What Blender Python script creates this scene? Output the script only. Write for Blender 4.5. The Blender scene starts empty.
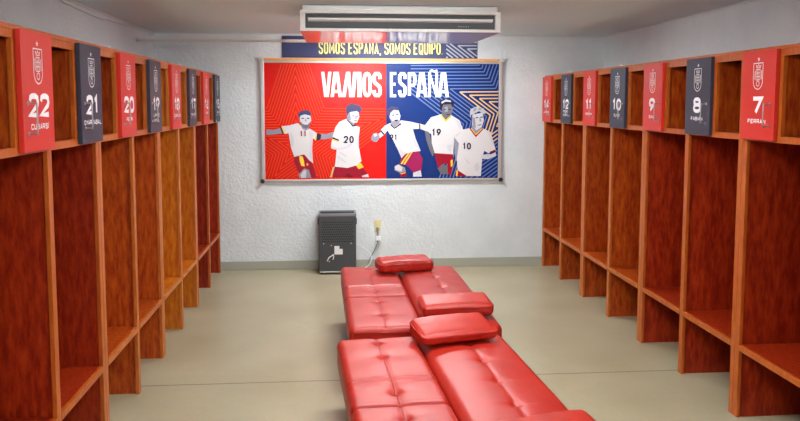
import bpy, bmesh, math, random
from mathutils import Vector, Matrix, noise
from mathutils.geometry import tessellate_polygon
R = math.radians
random.seed(7)
sc = bpy.context.scene
COL = sc.collection

# ------------------------------------------------------------------ camera
CAM_PITCH, CAM_YAW, CAM_ROLL = -0.0856, 0.0858, 0.0011
F_PX, CY = 766.4, 168.66
cd = bpy.data.cameras.new('camera'); cam = bpy.data.objects.new('camera', cd); COL.objects.link(cam)
cd.sensor_fit = 'HORIZONTAL'; cd.sensor_width = 36.0
cd.lens = 36.0 * F_PX / 800.0
cd.shift_x = 0.0
cd.shift_y = -(421 / 2 - CY) / 800.0
cam.matrix_world = (Matrix.Translation((0, 0, 1.7)) @ Matrix.Rotation(-CAM_YAW, 4, 'Z')
                    @ Matrix.Rotation(math.pi / 2 + CAM_PITCH, 4, 'X') @ Matrix.Rotation(CAM_ROLL, 4, 'Z'))
sc.camera = cam

# ------------------------------------------------------------------ world and exposure
w = bpy.data.worlds.new('world'); sc.world = w; w.use_nodes = True
w.node_tree.nodes['Background'].inputs[0].default_value = (0.8, 0.85, 1, 1)
w.node_tree.nodes['Background'].inputs[1].default_value = 0.3
sc.view_settings.view_transform = 'Standard'
sc.view_settings.look = 'None'
sc.view_settings.gamma = 1.0
sc.view_settings.use_curve_mapping = False
sc.view_settings.exposure = 2.08
LIGHT_POWER = 12.0
LIGHTS = [(0.55, 6.85), (0.50, 3.85), (0.50, 0.9), (0.50, -1.6)]

# ------------------------------------------------------------------ materials
def srgb(r, g, b):
    f = lambda c: (c / 255) / 12.92 if c / 255 <= 0.04045 else ((c / 255 + 0.055) / 1.055) ** 2.4
    return (f(r), f(g), f(b), 1)

def mat(name, col, rough=0.5, metal=0.0, col2=None, scale=8.0, stretch=(1, 1, 1), bump=0.0, bscale=60.0,
        detail=4.0, spec=0.5, coat=0.0, bdist=0.01, lo=0.35, hi=0.65):
    m = bpy.data.materials.new(name); m.use_nodes = True
    nt = m.node_tree; N = nt.nodes; L = nt.links; b = N['Principled BSDF']
    b.inputs['Base Color'].default_value = col
    b.inputs['Roughness'].default_value = rough
    b.inputs['Metallic'].default_value = metal
    b.inputs['Specular IOR Level'].default_value = spec
    b.inputs['Coat Weight'].default_value = coat
    tc = N.new('ShaderNodeTexCoord')
    if col2 is not None:
        mp = N.new('ShaderNodeMapping'); mp.inputs['Scale'].default_value = stretch
        L.new(tc.outputs['Object'], mp.inputs[0])
        n = N.new('ShaderNodeTexNoise'); n.inputs['Scale'].default_value = scale
        n.inputs['Detail'].default_value = detail; n.inputs['Roughness'].default_value = 0.65
        L.new(mp.outputs[0], n.inputs['Vector'])
        cr = N.new('ShaderNodeValToRGB')
        cr.color_ramp.elements[0].position = lo; cr.color_ramp.elements[1].position = hi
        cr.color_ramp.elements[0].color = col; cr.color_ramp.elements[1].color = col2
        L.new(n.outputs['Fac'], cr.inputs[0]); L.new(cr.outputs[0], b.inputs['Base Color'])
    if bump:
        n2 = N.new('ShaderNodeTexNoise'); n2.inputs['Scale'].default_value = bscale
        n2.inputs['Detail'].default_value = 3
        L.new(tc.outputs['Object'], n2.inputs['Vector'])
        bp = N.new('ShaderNodeBump'); bp.inputs['Strength'].default_value = bump
        bp.inputs['Distance'].default_value = bdist
        L.new(n2.outputs['Fac'], bp.inputs['Height']); L.new(bp.outputs[0], b.inputs['Normal'])
    return m

M = {}
M['wall'] = mat('wall_paint', srgb(222, 226, 229), 0.5, col2=srgb(213, 217, 221), scale=3, bump=0.55, bscale=38, bdist=0.012)
M['ceiling'] = mat('ceiling_paint', srgb(222, 243, 253), 0.8, bump=0.2, bscale=80)
M['baseboard'] = mat('baseboard_vinyl', srgb(166, 166, 152), 0.5)
M['leather'] = mat('red_leather', srgb(180, 34, 16), 0.42, col2=srgb(166, 27, 11), scale=5, bump=0.12, bscale=220, bdist=0.002, spec=0.5)
M['seam'] = mat('leather_seam', srgb(172, 30, 20), 0.5)
M['black'] = mat('black_plastic', srgb(28, 29, 33), 0.5)
M['door_red'] = mat('red_door_paint', srgb(210, 42, 28), 0.45, bump=0.05, bscale=150)
M['door_navy'] = mat('navy_door_paint', srgb(48, 50, 68), 0.5, bump=0.05, bscale=150)
M['white_print'] = mat('white_print', srgb(245, 242, 245), 0.5)
M['pink_print'] = mat('pale_crest_print', srgb(240, 190, 185), 0.5)
M['metal'] = mat('brushed_metal', srgb(190, 180, 182), 0.3, 0.8)
M['alu'] = mat('aluminium', srgb(205, 202, 200), 0.35, 0.6)
M['white_plastic'] = mat('white_plastic', srgb(214, 207, 202), 0.36)
M['ac_gloss'] = mat('glossy_white_panel', srgb(196, 186, 182), 0.24, spec=1.0, coat=.35)
M['dark_slot'] = mat('dark_grille', srgb(62, 62, 66), 0.6)
M['grey_dev'] = mat('charcoal_sheet_metal', srgb(66, 66, 70), 0.55, bump=0.15, bscale=120)
M['hole'] = mat('hole_black', srgb(10, 10, 11), 0.9)
M['grey_rim'] = mat('grey_plastic_rim', srgb(120, 118, 124), 0.4)
M['ivory'] = mat('ivory_plastic', srgb(222, 208, 158), 0.45)
M['cord_grey'] = mat('grey_cord', srgb(140, 138, 140), 0.5)
M['paper'] = mat('white_label', srgb(235, 235, 235), 0.6)
M['cork'] = mat('cork_rail', srgb(226, 160, 96), 0.5, col2=srgb(238, 178, 112), scale=60)
P = {}
def pm(name, r, g, b, rough=0.2):
    P[name] = mat('poster_' + name, srgb(r, g, b), rough, spec=0.32)
pm('red', 214, 16, 8); pm('navy', 16, 44, 108); pm('white', 228, 226, 228); pm('orange', 226, 66, 22)
pm('gold', 214, 178, 120); pm('pale', 96, 116, 168); pm('skin', 196, 192, 200); pm('skin_shade', 138, 136, 150)
pm('skin_dark', 104, 100, 108); pm('hair', 62, 60, 96); pm('hair_fair', 176, 176, 182); pm('shirt', 208, 202, 204)
pm('shirt_shade', 196, 190, 196); pm('maroon', 150, 14, 40); pm('maroon_shade', 110, 10, 36); pm('magenta', 150, 26, 80); pm('yellow', 240, 190, 60)
pm('ink', 44, 34, 60); pm('lemon', 238, 226, 130, .5)
pm('banner', 58, 62, 100, .5)

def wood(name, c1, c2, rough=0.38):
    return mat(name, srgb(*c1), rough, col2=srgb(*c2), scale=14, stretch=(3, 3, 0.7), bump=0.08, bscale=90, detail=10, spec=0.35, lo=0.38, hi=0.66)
WOODS = {   # (panel, face frame) per unit tone; interior shade painted into the redder panels
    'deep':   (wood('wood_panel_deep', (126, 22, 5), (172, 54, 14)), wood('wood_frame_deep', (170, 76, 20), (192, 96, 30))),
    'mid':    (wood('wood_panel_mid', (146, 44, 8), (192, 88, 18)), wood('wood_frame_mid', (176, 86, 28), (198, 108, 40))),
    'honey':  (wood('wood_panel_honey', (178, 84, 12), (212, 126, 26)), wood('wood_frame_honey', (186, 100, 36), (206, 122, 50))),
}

# concrete floor with saw-cut joint
def floor_mat():
    m = mat('polished_concrete', srgb(182, 172, 144), 0.3, col2=srgb(164, 152, 122), scale=1.5, stretch=(1, 1, 1), detail=9, bump=0.03, bscale=30, spec=0.45)
    nt = m.node_tree; N = nt.nodes; L = nt.links; b = N['Principled BSDF']
    cr = b.inputs['Base Color'].links[0].from_node
    tc = N.new('ShaderNodeTexCoord'); sp = N.new('ShaderNodeSeparateXYZ'); L.new(tc.outputs['Object'], sp.inputs[0])
    nz = N.new('ShaderNodeTexNoise'); nz.inputs['Scale'].default_value = 14; nz.inputs['Detail'].default_value = 6
    L.new(tc.outputs['Object'], nz.inputs['Vector'])
    md = N.new('ShaderNodeMath'); md.operation = 'MULTIPLY_ADD'; md.inputs[1].default_value = 0.01
    L.new(nz.outputs['Fac'], md.inputs[0]); L.new(sp.outputs['Y'], md.inputs[2])
    a = N.new('ShaderNodeMath'); a.operation = 'SUBTRACT'; a.inputs[1].default_value = 4.605; L.new(md.outputs[0], a.inputs[0])
    ab = N.new('ShaderNodeMath'); ab.operation = 'ABSOLUTE'; L.new(a.outputs[0], ab.inputs[0])
    lt = N.new('ShaderNodeMath'); lt.operation = 'LESS_THAN'; lt.inputs[1].default_value = 0.0065; L.new(ab.outputs[0], lt.inputs[0])
    mx = N.new('ShaderNodeMix'); mx.data_type = 'RGBA'
    L.new(lt.outputs[0], mx.inputs[0]); L.new(cr.outputs[0], mx.inputs[6]); mx.inputs[7].default_value = srgb(120, 104, 84)
    # fine speckle
    n3 = N.new('ShaderNodeTexNoise'); n3.inputs['Scale'].default_value = 6; n3.inputs['Detail'].default_value = 12; n3.inputs['Roughness'].default_value = 0.8
    L.new(tc.outputs['Object'], n3.inputs['Vector'])
    mr = N.new('ShaderNodeMapRange'); mr.inputs[1].default_value = .3; mr.inputs[2].default_value = .7; mr.inputs[3].default_value = .80; mr.inputs[4].default_value = 1.14
    L.new(n3.outputs['Fac'], mr.inputs[0])
    mm = N.new('ShaderNodeMix'); mm.data_type = 'RGBA'; mm.blend_type = 'MULTIPLY'; mm.inputs[0].default_value = 1
    L.new(mx.outputs[2], mm.inputs[6]); L.new(mr.outputs[0], mm.inputs[7]); L.new(mm.outputs[2], b.inputs['Base Color'])
    mr2 = N.new('ShaderNodeMapRange'); mr2.inputs[3].default_value = .24; mr2.inputs[4].default_value = .42
    L.new(n3.outputs['Fac'], mr2.inputs[0]); L.new(mr2.outputs[0], b.inputs['Roughness'])
    return m
M['floor'] = floor_mat()
def emis(name, col, s):
    m = bpy.data.materials.new(name); m.use_nodes = True
    b = m.node_tree.nodes['Principled BSDF']
    b.inputs['Base Color'].default_value = (.8, .8, .8, 1)
    b.inputs['Emission Color'].default_value = col; b.inputs['Emission Strength'].default_value = s
    return m
M['diffuser'] = emis('lit_diffuser', (0.97, 1.0, 1.0, 1), LIGHT_POWER)

# ------------------------------------------------------------------ mesh helpers
def box(bm, x0, x1, y0, y1, z0, z1):
    vs = [bm.verts.new((x, y, z)) for x in (x0, x1) for y in (y0, y1) for z in (z0, z1)]
    for f in ((0, 1, 3, 2), (4, 6, 7, 5), (0, 4, 5, 1), (2, 3, 7, 6), (0, 2, 6, 4), (1, 5, 7, 3)):
        bm.faces.new([vs[i] for i in f])
    return vs

def obj(name, bm, m, parent=None, smooth=False, bevel=0.0, seg=2):
    bmesh.ops.recalc_face_normals(bm, faces=bm.faces)
    me = bpy.data.meshes.new(name); bm.to_mesh(me); bm.free()
    me.materials.append(m)
    if smooth:
        for p in me.polygons: p.use_smooth = True
    o = bpy.data.objects.new(name, me); COL.objects.link(o)
    if parent is not None: o.parent = parent
    if bevel:
        b = o.modifiers.new('bevel', 'BEVEL'); b.width = bevel; b.segments = seg; b.limit_method = 'ANGLE'
        b.angle_limit = R(40)
    return o

def boxobj(name, dims, m, parent=None, bevel=0.0, seg=2):
    bm = bmesh.new(); box(bm, *dims); return obj(name, bm, m, parent, bevel=bevel, seg=seg)

def tube(bm, pts, r, n=8, cap=True):
    pts = [Vector(p) for p in pts]; rings = []
    up = None
    for i, p in enumerate(pts):
        d = ((pts[min(i + 1, len(pts) - 1)] - p).normalized() + (p - pts[max(i - 1, 0)]).normalized())
        if d.length < 1e-6: d = Vector((0, 0, 1))
        d.normalize()
        if up is None:
            a = Vector((0, 0, 1)) if abs(d.z) < .9 else Vector((1, 0, 0))
            up = (a - d * a.dot(d)).normalized()
        else:
            up = (up - d * up.dot(d)).normalized()
        s = d.cross(up)
        rings.append([bm.verts.new(p + (up * math.cos(2 * math.pi * k / n) + s * math.sin(2 * math.pi * k / n)) * r) for k in range(n)])
    for a, b in zip(rings, rings[1:]):
        for k in range(n): bm.faces.new((a[k], a[(k + 1) % n], b[(k + 1) % n], b[k]))
    if cap: bm.faces.new(rings[0][::-1]); bm.faces.new(rings[-1])

def spline(pts, n=6):
    pts = [Vector(p) for p in pts]; out = []
    for i in range(len(pts) - 1):
        p0, p1, p2, p3 = pts[max(i - 1, 0)], pts[i], pts[i + 1], pts[min(i + 2, len(pts) - 1)]
        for k in range(n):
            t = k / n
            out.append(0.5 * ((2 * p1) + (p2 - p0) * t + (2 * p0 - 5 * p1 + 4 * p2 - p3) * t * t + (3 * p1 - p0 - 3 * p2 + p3) * t ** 3))
    out.append(pts[-1]); return out

def cyl(bm, c, axis, r, h, n=16):
    c = Vector(c); a = Vector(axis).normalized()
    tube(bm, [c - a * h / 2, c + a * h / 2], r, n)

def thing(name, label, cat, loc=(0, 0, 0), rz=0.0, group=None):
    o = bpy.data.objects.new(name, None); COL.objects.link(o); o.empty_display_size = .1
    o.location = loc; o.rotation_euler = (0, 0, rz)
    return tag(o, label, cat, group)
def tag(o, label, cat, group=None):
    o['label'] = label; o['category'] = cat
    if group: o['group'] = group
    return o
def struct(o): o['kind'] = 'structure'; return o

# ------------------------------------------------------------------ stroke lettering (drawn in the XZ plane, facing -Y)
def arc(cx, cy, rx, ry, a0, a1, n=8):
    return [(cx + rx * math.cos(R(a0 + (a1 - a0) * i / n)), cy + ry * math.sin(R(a0 + (a1 - a0) * i / n))) for i in range(n + 1)]
def rring(x0=0., x1=1., y0=0., y1=1., rx=.45, ry=.28):
    p = []
    for cx, cy, a in ((x1 - rx, y1 - ry, 0), (x0 + rx, y1 - ry, 90), (x0 + rx, y0 + ry, 180), (x1 - rx, y0 + ry, 270)):
        p += arc(cx, cy, rx, ry, a, a + 90, 4)
    return p + [p[0]]
S_ = [(1, .76), (.95, .92), (.75, 1), (.25, 1), (.05, .92), (0, .76), (.06, .62), (.3, .54), (.7, .46), (.94, .38), (1, .24), (.95, .08), (.75, 0), (.25, 0), (.05, .08), (0, .24)]
P_ = [(0, 0), (0, 1), (.7, 1), (.93, .93), (1, .75), (.93, .55), (.7, .47), (0, .47)]
GL = {
    'A': [[(0, 0), (.5, 1), (1, 0)], [(.2, .27), (.8, .27)]],
    'B': [[(0, .5), (0, 1), (.7, 1), (.95, .88), (.95, .62), (.7, .52), (0, .52), (0, 0), (.75, 0), (1, .12), (1, .4), (.75, .52)]],
    'C': [[(1, .75), (.93, .93), (.7, 1), (.3, 1), (.07, .93), (0, .75), (0, .25), (.07, .07), (.3, 0), (.7, 0), (.93, .07), (1, .25)]],
    'D': [[(0, 0), (0, 1), (.6, 1), (.9, .88), (1, .65), (1, .35), (.9, .12), (.6, 0), (0, 0)]],
    'E': [[(1, 1), (0, 1), (0, 0), (1, 0)], [(0, .52), (.85, .52)]],
    'F': [[(1, 1), (0, 1), (0, 0)], [(0, .5), (.85, .5)]],
    'G': [[(1, .78), (.93, .93), (.7, 1), (.3, 1), (.07, .93), (0, .75), (0, .25), (.07, .07), (.3, 0), (.7, 0), (1, .1), (1, .48), (.55, .48)]],
    'I': [[(.5, 0), (.5, 1)]],
    'J': [[(1, 1), (1, .2), (.8, 0), (.2, 0), (0, .2)]],
    'L': [[(0, 1), (0, 0), (1, 0)]],
    'M': [[(0, 0), (0, 1), (.5, .3), (1, 1), (1, 0)]],
    'N': [[(0, 0), (0, 1), (1, 0), (1, 1)]],
    'O': [rring()],
    'P': [P_],
    'Q': [rring(), [(.55, .3), (1.05, -.08)]],
    'R': [P_, [(.5, .47), (1, 0)]],
    'S': [S_],
    'T': [[(0, 1), (1, 1)], [(.5, 1), (.5, 0)]],
    'U': [[(0, 1), (0, .25), (.07, .07), (.3, 0), (.7, 0), (.93, .07), (1, .25), (1, 1)]],
    'V': [[(0, 1), (.5, 0), (1, 1)]],
    'W': [[(0, 1), (.25, 0), (.5, .9), (.75, 0), (1, 1)]],
    'X': [[(0, 0), (1, 1)], [(0, 1), (1, 0)]],
    'Y': [[(0, 1), (.5, .45), (1, 1)], [(.5, .45), (.5, 0)]],
    'Z': [[(0, 1), (1, 1), (0, 0), (1, 0)]],
    '0': [rring(ry=.42)],
    '1': [[(.05, .78), (.6, 1), (.6, 0)]],
    '2': [[(0, .72), (.08, .92), (.3, 1), (.7, 1), (.95, .9), (1, .68), (.9, .5), (0, 0), (1, 0)]],
    '4': [[(.72, 0), (.72, 1), (0, .25), (1, .25)]],
    '5': [[(.95, 1), (.1, 1), (.05, .56), (.6, .62), (.92, .5), (1, .3), (.9, .08), (.6, 0), (.3, 0), (0, .14)]],
    '6': [[(.8, 1), (.2, .55), (0, .32), (.08, .1), (.35, 0), (.65, 0), (.92, .1), (1, .32), (.9, .52), (.62, .6), (.3, .56)]],
    '7': [[(0, 1), (1, 1), (.35, 0)]],
    '8': [rring(.06, .94, .53, 1, .4, .2), rring(0, 1, 0, .53, .42, .24)],
    '9': [[(.2, 0), (.8, .45), (1, .68), (.92, .9), (.65, 1), (.35, 1), (.08, .9), (0, .68), (.1, .48), (.38, .4), (.7, .44)]],
    '.': [[(.0, 0), (.0, .03)]], ',': [[(.1, .03), (.0, -.16)]],
}
NARROW = {'I': 0.0, '1': .62, '.': 0.0, ',': .1, 'M': 1.35, 'W': 1.5}

STK = [0]
def stroke(bm, pts, t, to3, tv=None):
    """thick polyline with mitred corners; pts in plane units"""
    closed = len(pts) > 2 and (Vector(pts[0]) - Vector(pts[-1])).length < 1e-6
    P2 = [Vector(p) for p in pts]
    if closed: P2 = P2[:-1]
    STK[0] = (STK[0] + 1) % 12; eps = STK[0] * 1e-4
    n = len(P2); L, Rr = [], []
    for i in range(n):
        a = P2[i - 1] if (i > 0 or closed) else None
        b = P2[(i + 1) % n] if (i < n - 1 or closed) else None
        d1 = (P2[i] - a).normalized() if a is not None else None
        d2 = (b - P2[i]).normalized() if b is not None else None
        if d1 is None: d1 = d2
        if d2 is None: d2 = d1
        n1, n2 = Vector((-d1.y, d1.x)), Vector((-d2.y, d2.x))
        m = n1 + n2
        if m.length < 1e-4: m = n1
        m.normalize(); k = min(1 / max(m.dot(n1), .35), 2.2)
        L.append(P2[i] + m * k * t / 2); Rr.append(P2[i] - m * k * t / 2)
    vl = [bm.verts.new(to3(*p)) for p in L]; vr = [bm.verts.new(to3(*p)) for p in Rr]
    for q in vl + vr: q.co.y -= eps
    for i in range(n if closed else n - 1):
        j = (i + 1) % n
        bm.faces.new((vr[i], vr[j], vl[j], vl[i]))

def letters(bm, s, cx, y0, h, wl, t, to3, gap=None, fit=None, italic=0):
    """s centred on cx, baseline y0"""
    gap = t * .8 if gap is None else gap
    items = []
    x = 0
    for ch in s:
        if ch == ' ': x += wl * .55; continue
        base = {'Ñ': 'N', 'Í': 'I', 'Á': 'A'}.get(ch, ch)
        k = NARROW.get(base, 1.0); cw = max((wl - t) * k, 0)
        items.append((ch, base, x + t / 2, cw)); x += cw + t + gap
    W = x - gap; s0 = 1.0
    if fit and W > 0: s0 = fit / W
    for ch, base, gx, cw in items:
        T = lambda px, py, gx=gx, cw=cw: (cx + (gx + px * cw - W / 2) * s0 , y0 + t / 2 + py * (h - t))
        for pl in GL[base]:
            stroke(bm, [T(*p) for p in pl], t * (s0 if s0 < 1 else 1), to3)
        if ch == 'Ñ': stroke(bm, [T(0.1, 1.12), T(.35, 1.2), T(.65, 1.12), T(.9, 1.2)], t * .6, to3)
        if ch in 'ÍÁ': stroke(bm, [T(.5, 1.14) if ch == 'Á' else T(.5, 1.16), (T(.5, 1.3)[0] + t * .6, T(.5, 1.34)[1])], t * .6, to3)

def poly(bm, pts, to3):
    vs = [bm.verts.new(to3(*p)) for p in pts]
    for t3 in tessellate_polygon([[v.co for v in vs]]):
        bm.faces.new([vs[i] for i in t3])

def star_pts(cx, cy, r, rot=90, k=.382):
    return [(cx + (r if i % 2 == 0 else r * k) * math.cos(R(rot + 36 * i)), cy + (r if i % 2 == 0 else r * k) * math.sin(R(rot + 36 * i))) for i in range(10)]

# ------------------------------------------------------------------ room shell
XL, XR, YB, YN, H = -1.765, 2.79, 7.80, -2.9, 2.385
struct(boxobj('floor', (XL - .1, XR + .1, YN - .1, YB + .1, -.1, 0), M['floor']))
struct(boxobj('ceiling', (XL - .1, XR + .1, YN - .1, YB + .1, H, H + .1), M['ceiling']))
struct(boxobj('wall_back', (XL, XR, YB, YB + .1, 0, H), M['wall']))
struct(boxobj('wall_left', (XL - .1, XL, YN, YB + .1, 0, H), M['wall']))
struct(boxobj('wall_right', (XR, XR + .1, YN, YB + .1, 0, H), M['wall']))
struct(boxobj('wall_front', (XL, XR, YN - .1, YN, 0, H), M['wall']))
struct(boxobj('baseboard_back', (-1.2, XR, YB - .008, YB, 0, .092), M['baseboard'], bevel=.003))
# thin bead where wall meets ceiling
for nm, d in (('trim_1', (XL, XR, YB - .008, YB, H - .012, H)), ('trim_2', (XL, XL + .008, YN, YB, H - .012, H)), ('trim_3', (XR - .008, XR, YN, YB, H - .012, H))):
    struct(boxobj(nm, d, M['white_plastic']))

# ------------------------------------------------------------------ ceiling lights (wraparound lamps, one behind the air conditioner)
LAB = ['wraparound ceiling lamp between the air conditioner and the poster wall', 'wraparound ceiling lamp just in front of the air conditioner',
       'wraparound ceiling lamp above the camera', 'wraparound ceiling lamp furthest from the air conditioner']
for i, (lx, ly) in enumerate(LIGHTS):
    t = thing('ceiling_light', LAB[i], 'ceiling light', (lx, ly, H), 0, 'ceiling lamps')
    a, b = .56, .13
    for sx_ in (-1, 1): boxobj('end_cap', (min(sx_ * a, sx_ * (a + .02)), max(sx_ * a, sx_ * (a + .02)), -b - .005, b + .005, -.075, -.0008), M['white_plastic'], t, bevel=.004)
    bm = bmesh.new()
    prof = [(-b, -.004), (-b, -.045), (-b + .03, -.07), (b - .03, -.07), (b, -.045), (b, -.004)]
    va = [bm.verts.new((-a + .001, y, z)) for y, z in prof]; vb = [bm.verts.new((a - .001, y, z)) for y, z in prof]
    for k in range(6): bm.faces.new((va[k], va[(k + 1) % 6], vb[(k + 1) % 6], vb[k]))
    bm.faces.new(va[::-1]); bm.faces.new(vb)
    obj('diffuser', bm, M['diffuser'], t)

# ------------------------------------------------------------------ lockers
B = 0.648; HT = 1.98; DEP = 0.60
S0, S1 = 1.506, 1.538     # shelf rail
Q0, Q1 = 0.372, 0.404     # bench rail
def crest(bm, cx, cz, wd, hg, to3):
    a = wd / 2; top = cz + hg / 2; bot = cz - hg / 2
    out = [(-a, top), (a, top), (a, bot + hg * .34)] + [(a * math.cos(R(x)), bot + hg * .34 + hg * .34 * -math.sin(R(x))) for x in (20, 40, 60)] + [(0, bot)] \
        + [(-a * math.cos(R(x)), bot + hg * .34 - hg * .34 * math.sin(R(x))) for x in (60, 40, 20)] + [(-a, bot + hg * .34)]
    out = [(cx + x, z) for x, z in out]
    stroke(bm, out + [out[0]], .0042, to3)
    # crown, pillars and quartered field inside the shield
    tz = top - hg * .13
    stroke(bm, [(cx - a * .42, tz - .006), (cx - a * .5, tz + .007), (cx - a * .2, tz), (cx, tz + .01), (cx + a * .2, tz), (cx + a * .5, tz + .007), (cx + a * .42, tz - .006), (cx - a * .42, tz - .006)], .003, to3)
    for s in (-1, 1):
        stroke(bm, [(cx + s * a * .68, top - hg * .28), (cx + s * a * .68, bot + hg * .38)], .005, to3)
    z0, z1 = bot + hg * .36, top - hg * .24
    for k in range(4):
        x = cx - a * .42 + k * a * .28
        stroke(bm, [(x, z0), (x, z1)], .0028, to3)
    for k in range(4):
        z = z0 + (z1 - z0) * k / 3
        stroke(bm, [(cx - a * .44, z), (cx + a * .44, z)], .0028, to3)
    rr = [(cx + a * .32 * math.cos(R(x)), bot + hg * .22 + a * .3 * math.sin(R(x))) for x in range(0, 361, 45)]
    stroke(bm, rr, .0035, to3)

def make_door(parent, x0, z0, colour, number, names, near_left, k):
    WD, HD, TH = .306, .450, .022
    bm = bmesh.new(); box(bm, 0, WD, -TH, -.0006, 0, HD)
    d = obj('door', bm, M['door_red'] if colour == 'red' else M['door_navy'], parent, bevel=.002)
    d.location = (x0, 0, z0)
    d['label'] = ('red' if colour == 'red' else 'dark navy') + ' locker door' + (' numbered ' + number if number else '')
    to3 = lambda a, b: (a, -TH - .0005, b)
    cx = WD * .5
    bm = bmesh.new(); crest(bm, cx, HD * .715, .086, .132, to3)
    poly(bm, star_pts(cx, HD * .905, .0125), to3)
    obj('crest', bm, M['white_print'], d)
    if number:
        bm = bmesh.new()
        wl = .098
        letters(bm, number, cx, HD * .285, .092, wl, .0215, to3, gap=.010)
        obj('number', bm, M['white_print'], d)
        bm = bmesh.new()
        for i, nm in enumerate(names):
            letters(bm, nm, cx, HD * .185 - i * .034 + (0.014 if len(names) > 1 else 0), .0225, .0235, .0048, to3, gap=.0050)
        obj('name_lettering', bm, M['white_print'], d)
    hx = .040 if near_left else WD - .040
    za, zb = HD * .155, HD * .405
    y = -TH; bm = bmesh.new()
    tube(bm, spline([(hx, y, zb), (hx, y - .026, zb), (hx, y - .033, zb - .006), (hx, y - .033, za + .006), (hx, y - .026, za), (hx, y, za)], 4), .0033, 8)
    for z in (za, zb): cyl(bm, (hx, y - .002, z), (0, 1, 0), .0075, .004, 12)
    obj('handle', bm, M['metal'], d, smooth=True)
    return d

def make_unit(loc, rz, tone, doors, mirror, label, clips=(), group=None):
    """front faces local -Y, x runs along the bank; mirror=False: doors on the +x half of each bay"""
    u = thing('locker_unit', label, 'locker', loc, rz, group)
    pw, fw = WOODS[tone]
    W = 2 * B; e = .0015; T = .02
    ys = .019
    # carcass
    for a in (e + .012, W - e - .012 - T):
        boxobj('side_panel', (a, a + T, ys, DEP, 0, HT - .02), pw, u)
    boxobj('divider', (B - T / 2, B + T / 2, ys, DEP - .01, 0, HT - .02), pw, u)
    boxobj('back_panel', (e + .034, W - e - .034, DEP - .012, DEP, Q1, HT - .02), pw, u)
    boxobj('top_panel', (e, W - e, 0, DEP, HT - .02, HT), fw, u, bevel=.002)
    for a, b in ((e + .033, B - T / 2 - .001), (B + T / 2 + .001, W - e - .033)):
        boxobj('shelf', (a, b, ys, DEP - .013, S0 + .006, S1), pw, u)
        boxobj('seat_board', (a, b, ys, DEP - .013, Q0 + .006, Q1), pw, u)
    # face frame
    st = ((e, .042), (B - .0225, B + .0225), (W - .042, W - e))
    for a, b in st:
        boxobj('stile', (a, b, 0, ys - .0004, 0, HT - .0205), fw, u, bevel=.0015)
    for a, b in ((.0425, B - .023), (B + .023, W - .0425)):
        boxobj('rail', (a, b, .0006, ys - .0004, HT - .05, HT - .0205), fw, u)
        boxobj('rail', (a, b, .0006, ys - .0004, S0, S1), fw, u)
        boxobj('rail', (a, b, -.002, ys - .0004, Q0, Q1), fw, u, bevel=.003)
    for i in range(2):
        b0, b1 = i * B, (i + 1) * B
        if mirror:
            dx = b0 + .010; sx = dx + .310
        else:
            dx = b1 + .005 - .306; sx = dx
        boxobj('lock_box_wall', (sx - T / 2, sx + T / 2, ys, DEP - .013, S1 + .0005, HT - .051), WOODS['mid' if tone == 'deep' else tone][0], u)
        boxobj('inner_stile', (sx - .024, sx + .024, .0006, ys - .0004, S1 + .0005, HT - .051), fw, u)
        col, num, names = doors[i]
        make_door(u, dx, 1.5145, col, num, names, not mirror, i)
    for c in clips:
        boxobj('cable_clip', (c - .014, c + .014, .004, .03, HT + .0002, HT + .012), M['paper'], u, bevel=.003)
    return u

GR = 'wooden locker units along the left wall'; GR2 = 'wooden locker units along the right wall'
XF = -1.144
left = [
    (7.73 - 2 * B, 'deep', [('red', '16', ['RODRI']), ('navy', '15', ['BAENA'])], 'dark reddish locker unit nearest the back wall on the left side, doors 16 and 15', ()),
    (7.73 - 4 * B, 'honey', [('red', '18', ['ZUBIMENDI']), ('navy', '17', ['WILLIAMS'])], 'honey-orange locker unit on the left side with red door 18 and navy door 17', (.8,)),
    (7.73 - 6 * B, 'mid', [('red', '20', ['PEDRI']), ('navy', '19', ['LAMINE', 'YAMAL'])], 'left side brown locker unit whose navy door 19 has a two-line name', (.26,)),
    (7.73 - 8 * B, 'deep', [('red', '22', ['CUBARSÍ']), ('navy', '21', ['OYARZABAL'])], 'reddish locker unit nearest the camera on the left side, doors 22 and 21', ()),
]
for y0, tone, doors, lab, clips in left:
    make_unit((XF, y0, 0), R(90), tone, doors, False, lab, clips, GR)
XG = 2.165
right = [
    (7.79, 'mid', [('red', '14', ['LAPORTE']), ('navy', '12', ['PEDRO', 'PORRO'])], 'brown locker unit touching the back wall on the right side, doors 14 and 12', (.82,)),
    (7.79 - 2 * B, 'mid', [('red', '11', ['YEREMY']), ('navy', '10', ['OLMO'])], 'brown locker unit second from the back wall on the right side, doors 11 and 10', (.77,)),
    (7.79 - 4 * B, 'deep', [('red', '9', ['GAVI']), ('navy', '8', ['FABIÁN'])], 'reddish locker unit third from the back wall on the right side, doors 9 and 8', ()),
    (7.79 - 6 * B, 'deep', [('red', '7', ['FERRAN']), ('navy', '', [])], 'deep red locker unit nearest the camera on the right side, red door 7', ()),
]
for y0, tone, doors, lab, clips in right:
    make_unit((XG, y0, 0), R(-90), tone, doors, True, lab, clips, GR2)

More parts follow.
